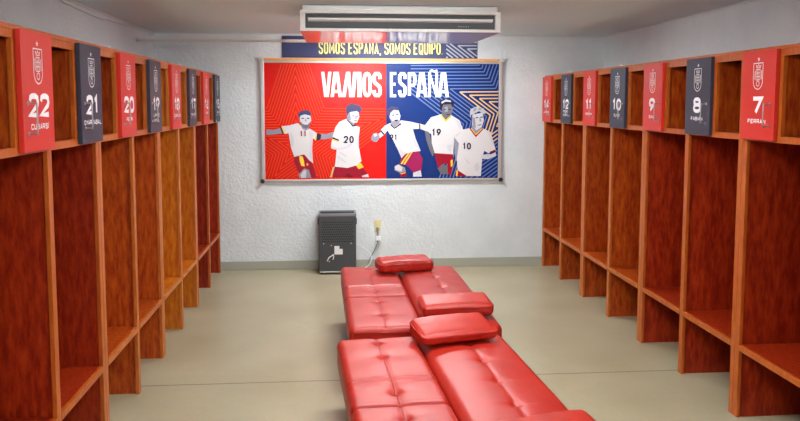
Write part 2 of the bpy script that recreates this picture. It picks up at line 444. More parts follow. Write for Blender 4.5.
# ------------------------------------------------------------------ poster board on the back wall
PX0, PX1, PZ0, PZ1 = -.728, 1.720, .908, 2.147
YP = YB - .022
def px2(u, v):      # print layout units -> board face
    return (PX0 + (u - 262) * (PX1 - PX0) / 241.0, PZ1 - (v - 58.4) * (PZ1 - PZ0) / 121.6)
board = thing('poster_board', 'large framed red and navy football poster board on the back wall', 'poster', (0, YB, 0))
def b2(y):          # world plane coordinates to local
    return lambda x, z: (x, y - YB, z)
bm = bmesh.new(); box(bm, PX0 + .01, PX1 - .01, YP - YB, -.001, PZ0 + .01, PZ1 - .01); obj('backing', bm, M['white_plastic'], board)
fr = bmesh.new()
box(fr, PX0, PX0 + .036, -.036, -.002, PZ0, PZ1); box(fr, PX1 - .036, PX1, -.036, -.002, PZ0, PZ1)
box(fr, PX0 + .036, PX1 - .036, -.034, -.002, PZ0, PZ0 + .02); box(fr, PX0 + .036, PX1 - .036, -.034, -.002, PZ1 - .05, PZ1 - .028)
obj('frame', fr, M['alu'], board, bevel=.004)
boxobj('map_rail', (PX0 + .036, PX1 - .036, -.044, -.002, PZ1 - .028, PZ1 - .001), M['cork'], board, bevel=.004)
for x in (PX0 + .008, PX1 - .008):
    bm = bmesh.new(); cyl(bm, (x, -.030, PZ0 + .004), (0, 1, 0), .022, .028, 14); obj('corner_cap', bm, M['black'], board, smooth=False)
    c = boxobj('corner_cap', (x - .02, x + .02, -.042, -.004, PZ1 - .03, PZ1 + .008), M['white_plastic'], board, bevel=.004); c['label'] = 'white corner cap'
IX0, IX1, IZ0, IZ1 = PX0 + .036, PX1 - .036, PZ0 + .02, PZ1 - .05
SPLIT = px2(385.5, 0)[0]
lay = [YP - YB - .0006]
def layer():
    lay[0] -= .0016; yy = lay[0]; return lambda x, z: (x, yy, z)
T = layer(); bm = bmesh.new(); poly(bm, [(IX0, IZ0), (SPLIT, IZ0), (SPLIT, IZ1), (IX0, IZ1)], T); obj('red_print', bm, P['red'], board)
bm = bmesh.new(); poly(bm, [(SPLIT, IZ0), (IX1, IZ0), (IX1, IZ1), (SPLIT, IZ1)], T); obj('navy_print', bm, P['navy'], board)

def clip_seg(a, b, x0, x1, y0, y1):
    dx, dy = b[0] - a[0], b[1] - a[1]; t0, t1 = 0., 1.
    for p, q in ((-dx, a[0] - x0), (dx, x1 - a[0]), (-dy, a[1] - y0), (dy, y1 - a[1])):
        if abs(p) < 1e-12:
            if q < 0: return None
        else:
            r = q / p
            if p < 0: t0 = max(t0, r)
            else: t1 = min(t1, r)
    if t0 >= t1: return None
    return (a[0] + dx * t0, a[1] + dy * t0), (a[0] + dx * t1, a[1] + dy * t1)
def star_lines(bm, cx, cz, radii, t, clip, T, rot=90, k=.39):
    for r in radii:
        s = star_pts(cx, cz, r, rot, k)
        for i in range(10):
            c = clip_seg(s[i], s[(i + 1) % 10], *clip)
            if c: stroke(bm, list(c), t, T)
T = layer()
cx, cz = px2(296, 146); u = 2.448 / 241
bm = bmesh.new(); star_lines(bm, cx, cz, [(10 + i * 8.6) * u for i in range(14)], .0085, (IX0 + .005, SPLIT - .005, IZ0 + .005, IZ1 - .005), T)
obj('star_pattern', bm, P['orange'], board)
cx, cz = px2(511, 108)
bm = bmesh.new(); star_lines(bm, cx, cz, [(12 + i * 10.5) * u for i in range(5)], .013, (SPLIT + .3, IX1 - .005, IZ0 + .005, IZ1 - .005), T)
obj('star_pattern', bm, P['gold'], board)
bm = bmesh.new(); star_lines(bm, cx, cz, [(64.5 + i * 10.5) * u for i in range(9)], .011, (SPLIT + .25, IX1 - .005, IZ0 + .005, IZ1 - .005), T)
obj('star_pattern', bm, P['pale'], board)

T = layer(); bm = bmesh.new()
def big(ch, a, b, bm=bm):
    X0, ZT = px2(315 + a / 5.714, 64 + 45 / 5.714); X1, ZB = px2(315 + b / 5.714, 64 + 186 / 5.714)
    t = .044; h = ZT - ZB
    t = min(t, (X1 - X0) * .36)
    W_ = X1 - X0; tt = t * 1.02
    def para(xb, xt, wd=tt, z0=0.0, z1=1.0):       # slanted bar cut flush at baseline and cap line
        STK[0] = (STK[0] + 1) % 12
        yy = -STK[0] * 1e-4
        c = [(X0 + xb * (W_ - wd), ZB + z0 * h), (X0 + xb * (W_ - wd) + wd, ZB + z0 * h), (X0 + xt * (W_ - wd) + wd, ZB + z1 * h), (X0 + xt * (W_ - wd), ZB + z1 * h)]
        vs = [bm.verts.new(T(*q)) for q in c]
        for q in vs: q.co.y += yy
        bm.faces.new(vs)
    if ch == 'V': para(.40, 0, tt * .85); para(.60, 1, tt * .85)
    elif ch == 'A': para(0, .38, tt * .8); para(1, .62, tt * .8); para(.5, .5, W_ * .5, .16, .28)
    elif ch == 'N': para(0, 0, tt * .75); para(1, 1, tt * .75); para(1, 0, tt * .6)
    elif ch == 'M': para(0, .27, tt * .8); para(.42, .34, tt * .55); para(.56, .70, tt * .8); para(1, .97, tt * .95); para(.85, .85, W_ * .32, .86, 1.0)
    else:
        for pl in GL[ch]:
            stroke(bm, [(X0 + t / 2 + p[0] * (X1 - X0 - t), ZB + t / 2 + p[1] * (h - t)) for p in pl], t, T)
for ch, a, b in (('V', 36, 94), ('A', 88, 152), ('M', 152, 264), ('O', 269, 321), ('S', 325, 378), ('E', 425, 468), ('S', 471, 521), ('P', 527, 577), ('A', 575, 640), ('N', 644, 700), ('A', 699, 764)):
    big(ch, a, b)
tl = [px2(315 + a / 5.714, 64 + b / 5.714) for a, b in ((653, 42), (664, 34), (680, 41), (696, 34))]
stroke(bm, tl, .02, T)
obj('headline_lettering', bm, P['white'], board)

def ell(cx, cy, rx, ry, n=16): return [(cx + rx * math.cos(2 * math.pi * i / n), cy + ry * math.sin(2 * math.pi * i / n)) for i in range(n)]
PLAYERS = [
 (262, 100, 5.13, [
  ('skin_shade', [(26, 145), (60, 148), (102, 138), (107, 165), (60, 172), (26, 174)]),
  ('skin_shade', [(298, 168), (330, 170), (359, 160), (378, 160), (378, 182), (359, 190), (330, 195), (297, 197)]),
  ('skin_shade', [(186, 372), (215, 342), (245, 350), (252, 393), (190, 393)]), ('skin', [(196, 378), (214, 352), (226, 356), (222, 393), (200, 393)]),
  ('maroon', [(165, 285), (205, 268), (245, 298), (264, 345), (277, 393), (250, 393), (238, 352), (215, 344), (190, 372), (177, 345), (164, 310)]),
  ('yellow', [(190, 280), (208, 284), (214, 308), (217, 335), (200, 330), (192, 305)]), ('yellow', [(226, 320), (234, 318), (236, 328), (228, 330)]),
  ('shirt', [(100, 130), (140, 126), (185, 114), (212, 138), (245, 143), (292, 172), (275, 202), (258, 188), (255, 250), (260, 318), (240, 302), (215, 272), (165, 285), (150, 240), (142, 192), (138, 165), (107, 170)]),
  ('shirt_shade', [(240, 150), (262, 165), (256, 240), (256, 300), (240, 285), (246, 220)]), ('shirt_shade', [(150, 160), (165, 190), (160, 240), (150, 225), (143, 180)]),
  ('ink', [(94, 132), (101, 130), (116, 169), (108, 172)]), ('yellow', [(101, 130), (107, 129), (121, 167), (115, 169)]),
  ('ink', [(281, 164), (303, 172), (298, 198), (276, 202)]), ('yellow', [(274, 176), (279, 170), (274, 203), (268, 198)]),
  ('skin_shade', [(200, 118), (235, 130), (240, 145), (222, 152), (205, 140)]),
  ('skin', [(194, 72), (250, 70), (252, 100), (243, 128), (228, 142), (210, 134), (196, 110)]),
  ('skin_dark', [(196, 104), (210, 120), (235, 122), (250, 104), (243, 130), (228, 143), (210, 136), (198, 116)]), ('skin', [(216, 116), (234, 116), (232, 122), (218, 122)]),
  ('hair', [(190, 92), (186, 68), (203, 52), (232, 48), (250, 58), (254, 86), (247, 76), (220, 70), (200, 76)]),
  ('ink', [(204, 88), (216, 87), (216, 92), (204, 93)]), ('ink', [(230, 87), (243, 88), (243, 93), (230, 92)]), ('skin_shade', [(222, 92), (226, 92), (229, 106), (220, 106)]),
 ], ('11', 211, 183, 30, 'maroon')),
 (325, 98, 5.01, [
  ('maroon', [(42, 335), (110, 340), (165, 325), (200, 362), (214, 390), (180, 392), (140, 392), (112, 370), (92, 392), (36, 392)]), ('maroon_shade', [(112, 370), (140, 392), (92, 392)]),
  ('yellow', [(150, 330), (176, 320), (190, 342), (165, 352)]), ('gold', [(36, 340), (46, 338), (30, 392), (22, 392)]), ('skin', [(180, 386), (212, 376), (217, 392), (184, 392)]),
  ('shirt', [(70, 115), (105, 100), (140, 130), (172, 142), (166, 190), (166, 240), (179, 312), (155, 332), (110, 345), (46, 338), (52, 290), (56, 250), (28, 235), (35, 190), (50, 142)]),
  ('shirt_shade', [(70, 262), (110, 285), (100, 290), (68, 272)]), ('shirt_shade', [(60, 280), (105, 315), (95, 320), (58, 292)]), ('shirt_shade', [(165, 150), (166, 235), (155, 228), (158, 160)]),
  ('skin', [(28, 236), (60, 246), (104, 238), (124, 222), (134, 230), (112, 246), (75, 254), (42, 252), (28, 246)]),
  ('ink', [(36, 190), (68, 204), (66, 211), (34, 199)]), ('yellow', [(34, 199), (66, 211), (65, 216), (34, 205)]),
  ('shirt_shade', [(56, 150), (90, 110), (99, 115), (68, 162)]),
  ('skin_shade', [(110, 95), (145, 118), (138, 134), (108, 112)]), ('ink', [(104, 101), (110, 104), (138, 132), (156, 128), (156, 135), (136, 140)]),
  ('skin', [(108, 66), (165, 62), (169, 92), (158, 118), (142, 122), (120, 108), (108, 92)]), ('skin_shade', [(108, 70), (124, 72), (128, 108), (118, 106), (108, 92)]),
  ('hair', [(103, 62), (106, 38), (128, 25), (168, 33), (182, 52), (172, 74), (158, 62), (128, 66), (116, 72), (110, 86)]),
  ('ink', [(134, 84), (145, 84), (145, 88), (134, 88)]), ('ink', [(154, 85), (164, 85), (164, 89), (154, 89)]), ('skin_shade', [(149, 86), (153, 86), (158, 101), (149, 101)]), ('ink', [(142, 108), (158, 108), (156, 111), (144, 111)]),
 ], ('20', 116, 221, 36, 'ink')),
 (368, 98, 5.01, [
  ('skin_shade', [(150, 328), (182, 345), (188, 368), (165, 375), (130, 358), (132, 336)]), ('skin', [(130, 340), (152, 330), (172, 345), (165, 365), (135, 356)]), ('maroon', [(155, 374), (185, 364), (192, 391), (160, 391)]), ('gold', [(160, 374), (185, 368), (186, 373), (162, 379)]),
  ('skin', [(225, 366), (262, 358), (268, 391), (224, 391)]),
  ('magenta', [(165, 296), (190, 272), (250, 262), (272, 300), (266, 358), (225, 371), (205, 345), (185, 332), (155, 326)]),
  ('yellow', [(200, 270), (222, 266), (182, 330), (160, 326)]), ('magenta', [(208, 270), (214, 268), (174, 329), (168, 328)]),
  ('shirt', [(58, 160), (80, 135), (108, 122), (150, 120), (162, 108), (215, 116), (257, 126), (260, 150), (222, 152), (236, 200), (262, 262), (225, 266), (185, 275), (165, 297), (148, 258), (122, 205), (95, 158), (78, 180)]),
  ('shirt_shade', [(165, 112), (215, 120), (215, 126), (165, 120)]), ('shirt_shade', [(140, 230), (185, 270), (168, 292), (150, 258)]), ('shirt_shade', [(200, 160), (232, 200), (254, 255), (235, 240), (205, 190)]),
  ('skin', [(257, 124), (288, 136), (302, 165), (288, 162), (258, 150)]),
  ('ink', [(252, 126), (258, 127), (260, 150), (254, 150)]), ('yellow', [(258, 127), (262, 128), (263, 150), (260, 150)]),
  ('skin', [(44, 180), (64, 164), (80, 178), (56, 196)]), ('ink', [(56, 160), (62, 156), (82, 178), (76, 182)]),
  ('skin_shade', [(16, 188), (22, 174), (36, 170), (50, 176), (56, 190), (48, 206), (40, 216), (24, 214), (12, 202)]), ('skin', [(24, 178), (36, 173), (44, 182), (30, 192)]),
  ('skin_shade', [(112, 110), (150, 105), (158, 122), (130, 142), (112, 128)]), ('ink', [(110, 126), (130, 144), (160, 122), (164, 128), (130, 151), (108, 132)]),
  ('skin', [(104, 62), (148, 52), (160, 86), (154, 114), (136, 134), (114, 116), (103, 90)]), ('skin_shade', [(106, 92), (120, 112), (150, 104), (154, 114), (136, 134), (114, 116)]),
  ('hair', [(92, 78), (92, 52), (114, 38), (148, 44), (155, 60), (126, 56), (110, 70), (104, 92)]),
  ('ink', [(118, 80), (128, 79), (128, 84), (118, 85)]), ('ink', [(138, 78), (149, 77), (149, 82), (138, 83)]), ('ink', [(128, 106), (146, 104), (144, 112), (132, 113)]),
 ], ('21', 124, 208, 30, 'ink')),
 (418, 90, 4.58, [
  ('skin_shade', [(0, 150), (32, 157), (36, 176), (0, 172)]),
  ('skin_dark', [(26, 162), (50, 190), (62, 240), (76, 280), (66, 302), (52, 272), (36, 225)]),
  ('skin_shade', [(178, 195), (194, 205), (200, 240), (196, 300), (204, 325), (188, 325), (176, 290), (182, 250)]),
  ('skin_dark', [(88, 355), (110, 337), (136, 345), (138, 384), (106, 384)]),
  ('maroon', [(74, 284), (160, 290), (165, 330), (152, 388), (138, 384), (135, 336), (112, 336), (92, 356), (82, 320)]), ('yellow', [(150, 320), (160, 316), (160, 345), (152, 350)]),
  ('shirt', [(30, 158), (58, 122), (104, 108), (150, 112), (190, 135), (208, 180), (180, 198), (166, 208), (162, 292), (76, 286), (62, 240), (60, 200), (45, 188)]),
  ('shirt_shade', [(60, 125), (100, 112), (100, 118), (60, 134)]), ('shirt_shade', [(150, 118), (186, 138), (200, 172), (192, 175), (176, 142)]), ('shirt_shade', [(130, 250), (155, 245), (152, 280), (138, 275)]),
  ('skin_dark', [(108, 95), (148, 100), (148, 118), (126, 134), (108, 118)]), ('yellow', [(104, 108), (126, 134), (148, 114), (153, 118), (126, 143), (99, 113)]),
  ('skin_dark', [(106, 60), (156, 58), (159, 92), (146, 118), (128, 122), (110, 100)]), ('skin_shade', [(118, 76), (135, 72), (136, 96), (122, 98)]),
  ('ink', [(98, 74), (98, 48), (122, 35), (154, 40), (166, 60), (156, 76), (150, 62), (114, 64), (106, 88)]), ('hair_fair', [(104, 52), (126, 40), (150, 46), (150, 52), (124, 50), (108, 60)]),
  ('ink', [(116, 84), (126, 83), (126, 87), (116, 88)]), ('ink', [(138, 83), (149, 83), (149, 87), (138, 87)]), ('ink', [(128, 108), (146, 107), (143, 111), (131, 112)]),
 ], ('19', 83, 208, 34, 'ink')),
 (450, 98, 5.02, [
  ('skin_shade', [(18, 192), (44, 222), (40, 290), (62, 300), (54, 322), (30, 312), (22, 250)]),
  ('maroon', [(32, 355), (85, 378), (88, 391), (30, 391)]), ('yellow', [(34, 360), (42, 364), (40, 391), (32, 391)]),
  ('shirt', [(20, 192), (44, 160), (100, 148), (132, 182), (165, 148), (208, 168), (236, 262), (200, 276), (176, 262), (166, 300), (160, 391), (88, 391), (40, 360), (36, 300), (46, 225)]),
  ('shirt_shade', [(176, 158), (208, 172), (228, 232), (220, 236), (196, 178)]), ('shirt_shade', [(24, 190), (46, 164), (60, 160), (40, 190)]), ('shirt_shade', [(125, 335), (145, 320), (154, 350), (140, 372), (128, 360)]), ('shirt_shade', [(70, 290), (110, 330), (90, 325)]),
  ('skin', [(160, 284), (200, 280), (236, 268), (236, 290), (196, 306), (160, 302)]), ('ink', [(204, 274), (234, 262), (236, 270), (206, 282)]), ('maroon', [(203, 268), (232, 256), (234, 262), (204, 274)]),
  ('skin_shade', [(112, 120), (160, 130), (164, 150), (132, 180), (108, 156)]),
  ('maroon', [(98, 150), (107, 147), (132, 180), (164, 148), (170, 154), (132, 194)]), ('yellow', [(105, 150), (109, 148), (132, 178), (162, 150), (165, 152), (132, 184)]),
  ('skin', [(110, 82), (165, 70), (173, 108), (162, 142), (134, 160), (114, 132)]), ('skin_shade', [(112, 92), (126, 96), (132, 150), (118, 138)]),
  ('hair_fair', [(100, 80), (104, 52), (138, 38), (172, 50), (182, 74), (166, 76), (150, 62), (126, 72), (116, 92), (108, 104)]), ('hair', [(106, 82), (114, 78), (112, 102), (106, 100)]), ('skin_shade', [(120, 50), (136, 44), (130, 60), (118, 66)]), ('skin_shade', [(146, 46), (160, 50), (154, 58), (142, 54)]),
  ('ink', [(130, 94), (143, 92), (143, 97), (130, 99)]), ('ink', [(154, 90), (167, 90), (167, 95), (154, 95)]), ('skin_shade', [(149, 94), (154, 94), (160, 114), (150, 115)]), ('ink', [(140, 132), (160, 128), (158, 132), (142, 136)]),
 ], ('10', 86, 256, 34, 'ink')),
]
PRINT = {}
for ox, oy, s, polys, num in PLAYERS:
    fig = None
    for i, (c, pts) in enumerate(polys):
        yy = lay[0] - .0016 - i * .0002
        key = c
        bm = bmesh.new(); to3 = lambda x, z, yy=yy: (x, yy, z)
        poly(bm, [px2(ox + a / s, oy + b / s) for a, b in pts], to3)
        PRINT.setdefault(id(polys), {}).setdefault(c, []).append(bm)
    # one printed player = one mesh with several inks
    me = bpy.data.meshes.new('printed_player'); big_bm = bmesh.new(); mats = []
    for c, bms in PRINT[id(polys)].items():
        mats.append(P[c])
        for b in bms:
            mp = {}
            for v in b.verts: mp[v] = big_bm.verts.new(v.co)
            for f in b.faces:
                nf = big_bm.faces.new([mp[v] for v in f.verts]); nf.material_index = len(mats) - 1
            b.free()
    tx, a, b_, hh, c = num[0], num[1], num[2], num[3], num[4]
    X, Z = px2(ox + a / s, oy + b_ / s); k = u / s
    tmp = bmesh.new(); yy = lay[0] - .0090
    letters(tmp, tx, X, Z, hh * k, hh * .62 * k, hh * .2 * k, lambda x, z: (x, yy, z))
    mats.append(P[c])
    mp = {}
    for v in tmp.verts: mp[v] = big_bm.verts.new(v.co)
    for f in tmp.faces:
        nf = big_bm.faces.new([mp[v] for v in f.verts]); nf.material_index = len(mats) - 1
    tmp.free()
    for f in big_bm.faces:
        f.normal_update()
        if f.normal.y > 0: f.normal_flip()
    big_bm.to_mesh(me); big_bm.free()
    for m_ in mats: me.materials.append(m_)
    o = bpy.data.objects.new('printed_player', me); COL.objects.link(o); o.parent = board

# banner above the board
BX0, BX1 = -.515, 1.462
ban = thing('wall_banner', 'navy banner strip with pale yellow lettering above the poster', 'banner', (0, YB, 0))
boxobj('backing', (BX0, BX1, -.010, -.001, 2.150, 2.366), P['banner'], ban)
bm = bmesh.new(); tb = lambda x, z: (x, -.0108, z)
sx = lambda uu: PX0 + (uu - 262) * u
letters(bm, 'SOMOS ESPAÑA, SOMOS EQUIPO.', (sx(319) + sx(442.5)) / 2, 2.186, .125, .052, .0165, tb, gap=.010, fit=sx(442.5) - sx(319))
obj('lettering', bm, P['lemon'], ban)
pm('silver', 176, 180, 196, .5)
bm = bmesh.new(); star_lines(bm, px2(509, 0)[0], px2(0, 62)[1], [(14 + 10 * i) * u for i in range(11)], .013, (sx(446), BX1 - .006, 2.156, 2.362), tb, 90, .39)
obj('star_pattern', bm, P['silver'], ban)

# ------------------------------------------------------------------ air conditioner hung from the ceiling
ac = thing('air_conditioner', 'long white ceiling-hung air conditioner above the poster', 'air conditioner', (.474, 5.42, H))
aw, zb, zt = .705, 2.196 - H, -.003
def profile_body(bm, prof, x0, x1):
    a = [bm.verts.new((x0, y, z)) for y, z in prof]; b = [bm.verts.new((x1, y, z)) for y, z in prof]
    n = len(prof)
    for i in range(n): bm.faces.new((a[i], a[(i + 1) % n], b[(i + 1) % n], b[i]))
    bm.faces.new(a[::-1]); bm.faces.new(b)
bm = bmesh.new()
profile_body(bm, [(.03, zb + .012), (.06, zb + .012), (.84, zb + .012), (.90, zb + .06), (.90, zt), (.03, zt)], -aw + .012, aw - .012)
obj('body', bm, M['white_plastic'], ac, bevel=.012, seg=3)
# tapered glossy lower panel
bm = bmesh.new()
v = [(-aw, .0, zb + .013), (aw, .0, zb + .013), (aw - .05, .90, zb + .013), (-aw + .015, .90, zb + .013)]
lo = [bm.verts.new((x, y, zb - .010 * y / .9)) for x, y, z in v]; hi = [bm.verts.new(p) for p in v]
bm.faces.new(lo); bm.faces.new(hi[::-1])
for i in range(4): bm.faces.new((lo[i], lo[(i + 1) % 4], hi[(i + 1) % 4], hi[i]))
obj('lower_panel', bm, M['ac_gloss'], ac)
bm = bmesh.new()   # front frame around the slot
fz0, fz1, sz0, sz1 = zb + .0005, zb + .144, zb + .021, zb + .123
box(bm, -aw, aw, -.012, .03, fz0, sz0); box(bm, -aw, aw, -.012, .03, sz1, fz1)
box(bm, -aw, -aw + .036, -.012, .03, sz0, sz1); box(bm, aw - .036, aw, -.012, .03, sz0, sz1)
obj('front_frame', bm, M['white_plastic'], ac, bevel=.003)
boxobj('air_slot', (-aw + .034, aw - .034, .02, .032, sz0, sz1), M['dark_slot'], ac)
bm = bmesh.new(); profile_body(bm, [(-.006, sz1 - .030), (.014, sz1 - .042), (.016, sz1 - .054), (-.004, sz1 - .044)], -aw + .055, aw - .055)
obj('louver', bm, M['white_plastic'], ac)
bm = bmesh.new(); bx = lambda x, z: (x, .0005, z)
letters(bm, 'IIIIIII', .44, zb + .036, .008, .01, .004, bx, gap=.008)
obj('logo', bm, M['white_plastic'], ac)
# refrigerant pipe
bm = bmesh.new(); tube(bm, spline([(XL + .001, 7.12, 2.262), (-.9, 7.12, 2.262), (.0, 7.12, 2.262), (.16, 7.10, 2.262), (.22, 7.0, 2.262), (.22, 6.7, 2.262), (.22, 6.325, 2.262)], 6), .014, 10)
tag(obj('pipe', bm, M['white_plastic'], smooth=True), 'white pipe running from left wall to the air conditioner', 'pipe')
# cable along the top of the left wall
pts = []
for i in range(40):
    y = 4.0 + i * 3.76 / 39
    pts.append((XL + .010, y, H - .028 - .012 * math.sin(y * 2.3) - (.012 if 5.2 < y < 6.2 else 0)))
bm = bmesh.new(); tube(bm, pts, .005, 6)
tag(obj('cable', bm, M['white_plastic'], smooth=True), 'thin wavy cable along the top of the left wall', 'cable')

# ------------------------------------------------------------------ sofas
def cushion(name, x0, x1, y0, y1, z0, z1, parent, rad=.045, crown=.012, tufts=(), seams_x=(), seams_y=(), res=.0105, m=None, wr=0.0, seed=0, wedge=0.0):
    """soft upholstered block; tufts/seams shape the top"""
    cxx, cyy, czz = (x0 + x1) / 2, (y0 + y1) / 2, (z0 + z1) / 2
    hx, hy, hz = (x1 - x0) / 2, (y1 - y0) / 2, (z1 - z0) / 2
    rad = min(rad, hz * .98)
    def axis(h, rr, step):
        n = max(2, int((2 * (h - rr)) / step)); a = [-h + rr + 2 * (h - rr) * i / n for i in range(n + 1)]
        e = [-h + rr - rr * math.sin(R(15 * k)) for k in range(6, 0, -1)]
        return e + a + [-q for q in e[::-1]]
    ax, ay = axis(hx, rad, res), axis(hy, rad, res)
    az = axis(hz, rad, .03)
    bm = bmesh.new(); vm = {}
    def P3(x, y, z):
        q = Vector((max(-hx + rad, min(hx - rad, x)), max(-hy + rad, min(hy - rad, y)), max(-hz + rad, min(hz - rad, z))))
        d = Vector((x, y, z)) - q
        if d.length > 1e-9:
            mx = max(abs(d.x), abs(d.y), abs(d.z)); d = d.normalized() * mx
        p = q + d
        X, Y, Z = p.x + cxx, p.y + cyy, p.z + czz
        top = max(0, min(1, (p.z / hz + .1) / 1.0)) if hz else 0
        if top > 0:
            nx, ny = p.x / hx, p.y / hy
            dz = crown * (1 - nx * nx) * (1 - ny ** 4) - crown * .3
            for tx, ty in tufts:
                dx, dy = X - tx, Y - ty; r = math.hypot(dx, dy)
                dz -= .016 * math.exp(-(r / .020) ** 2) + .006 * math.exp(-(r / .06) ** 2)
                if r > 1e-4:
                    dz -= .0035 * math.exp(-abs(dy) / .008) * math.exp(-(dx / .09) ** 2) * (0 if r < .012 else 1)
                    dz -= .002 * max(0, math.cos(4 * math.atan2(dy, dx) + tx * 9)) * math.exp(-(r / .06) ** 2)
            for s in seams_x: dz -= .005 * math.exp(-((X - s) / .007) ** 2) + .003 * math.exp(-((X - s) / .03) ** 2)
            for s in seams_y:
                dz -= .006 * math.exp(-((Y - s) / .008) ** 2) - .005 * math.exp(-((Y - s - .025) / .018) ** 2) - .004 * math.exp(-((Y - s + .03) / .02) ** 2)
            dz += .0035 * noise.noise(Vector((X * 6 + seed, Y * 6, 1.3)))
            Z += dz * top
            if wedge: Z -= wedge * top * (.5 - .5 * ny)
        if wr:
            nn = wr * noise.noise(Vector((X * 26 + seed, Y * 26, Z * 9)))
            Y += nn * (1 if abs(p.y) > hy * .7 else .3); Z += nn * .4
        return (X, Y, Z)
    def V(x, y, z):
        k = (round(x, 6), round(y, 6), round(z, 6))
        if k not in vm: vm[k] = bm.verts.new(P3(x, y, z))
        return vm[k]
    def face(A, Bx, f):
        for i in range(len(A) - 1):
            for j in range(len(Bx) - 1):
                vs = [f(A[i], Bx[j]), f(A[i + 1], Bx[j]), f(A[i + 1], Bx[j + 1]), f(A[i], Bx[j + 1])]
                if len(set(vs)) >= 3:
                    try: bm.faces.new(vs)
                    except ValueError: pass
    face(ax, ay, lambda a, b: V(a, b, hz)); face(ax, ay, lambda a, b: V(a, b, -hz))
    face(ax, az, lambda a, b: V(a, -hy, b)); face(ax, az, lambda a, b: V(a, hy, b))
    face(ay, az, lambda a, b: V(-hx, a, b)); face(ay, az, lambda a, b: V(hx, a, b))
    return obj(name, bm, m or M['leather'], parent, smooth=True)

def button(parent, x, y, z):
    bm = bmesh.new(); bmesh.ops.create_uvsphere(bm, u_segments=12, v_segments=6, radius=.009)
    for q in bm.verts: q.co.z *= .4; q.co += Vector((x, y, z))
    obj('button', bm, M['leather'], parent, smooth=True)

def seam_line(c, parent, x=None, y=None, lim=None):
    zt = max(v.co.z for v in c.data.vertices)
    ax = 0 if x is not None else 1; val = x if x is not None else y
    vs = [v.co for v in c.data.vertices if abs(v.co[ax] - val) < .008 and v.co.z > zt - .06]
    bins = {}
    for p in vs:
        k = round(p[1 - ax] / .02); bins.setdefault(k, []).append(p)
    pts = []
    for k in sorted(bins):
        p = min(bins[k], key=lambda q: abs(q[ax] - val)); z = max(q.z for q in bins[k] if abs(abs(q[ax] - val) - abs(p[ax] - val)) < .004)
        pts.append((val, p[1], z + .0002) if ax == 0 else (p[0], val, z + .0002))
    bm = bmesh.new(); tube(bm, pts[1:-1], .0022, 5); obj('seam', bm, M['seam'], parent, smooth=True)

def make_sofa(loc, rz, label, W=.92, Ln=1.66, split=.425, seed=0, ztop=.42):
    """origin at far-left floor corner; x to the right, y negative towards the near end"""
    s = thing('sofa', label, 'sofa', loc, rz, 'red leather futon sofas in the aisle')
    zb = ztop - .165
    half = .95
    sx_ = split * .5 - .005
    for k in (0, 1):
        y1 = -k * half - (.003 if k else 0); y0 = -Ln if k else -half + .003
        ty = [-.10, -.335, -.81] if k == 0 else [-1.10, -1.40]
        c = cushion('back_section', 0, split, y0, y1, zb, ztop, s, .032, .008, [(sx_, t) for t in ty], [sx_], [-.68] if k == 0 else [], seed=seed + k)
        for t in ty: button(c, sx_, t, ztop - .0165)
        seam_line(c, c, x=sx_)
    tx = split + .012 + (W - split) * .50
    ty = [-.20, -.49, -.77, -1.05, -1.33]
    c = cushion('seat_section', split + .008, W, -Ln, 0, zb, ztop, s, .05, .026, [(tx, t) for t in ty], [tx], [], seed=seed + 5)
    for t in ty: button(c, tx, t, ztop - .004)
    seam_line(c, c, x=tx)
    # piping lines along front edge of the back sections
    bm = bmesh.new()
    tube(bm, [(.03, -Ln - .001, ztop - .035), (split - .03, -Ln - .001, ztop - .035)], .003, 6)
    tube(bm, [(-.001, -Ln + .03, ztop - .04), (-.001, -.03, ztop - .04)], .003, 6)
    obj('piping', bm, M['leather'], s, smooth=True)
    bm = bmesh.new()
    box(bm, .03, W - .03, -Ln + .04, -.04, zb - .06, zb - .002)
    obj('frame', bm, M['black'], s, bevel=.005)
    for x in (.08, W - .08):
        for y in (-.12, -Ln + .12):
            bm = bmesh.new()
            ra, rb = .024, .017
            n = 14
            a = [bm.verts.new((x + ra * math.cos(2 * math.pi * i / n), y + ra * math.sin(2 * math.pi * i / n), zb - .06)) for i in range(n)]
            b = [bm.verts.new((x + rb * math.cos(2 * math.pi * i / n), y + rb * math.sin(2 * math.pi * i / n), 0)) for i in range(n)]
            for i in range(n): bm.faces.new((a[i], a[(i + 1) % n], b[(i + 1) % n], b[i]))
            bm.faces.new(a); bm.faces.new(b)
            l = obj('leg', bm, M['metal'], s, smooth=False); l['label'] = 'metal leg'
    return s
make_sofa((.045, 5.95, 0), R(1.2), 'red tufted leather futon sofa laid flat, the one nearer the back wall', W=.90, split=.43, seed=1)
make_sofa((.008, 4.10, 0), R(3.4), 'red tufted leather futon sofa laid flat, the one nearer the camera', W=.93, split=.43, seed=9)

def make_pillow(loc, rz, label, L=.44, D=.205, Hh=.115, seed=0, wr=.0, tilt=0, wedge=0.0):
    p = thing('pillow', label, 'pillow', loc, rz, 'red leather bolster pillows on the sofas')
    p.rotation_euler = (tilt, 0, rz)
    cushion('cover', -L / 2, L / 2, -D / 2, D / 2, 0, Hh, p, .030, .012, seed=seed, res=.012, wr=wr, wedge=wedge)
    bm = bmesh.new()
    for z in (Hh - .026,):
        x, y, r = L / 2 - .001, D / 2 - .001, .03
        pts = []
        for cx_, cy_, a in ((x - r, y - r, 0), (-x + r, y - r, 90), (-x + r, -y + r, 180), (x - r, -y + r, 270)):
            for i in range(5):
                yy = cy_ + r * math.sin(R(a + i * 22.5)); pts.append((cx_ + r * math.cos(R(a + i * 22.5)), yy, z - wedge * .75 * (.5 - yy / D)))
        pts.append(pts[0]); tube(bm, pts, .0032, 6, cap=False)
    obj('piping', bm, M['leather'], p, smooth=True)
    return p
ZT = .434
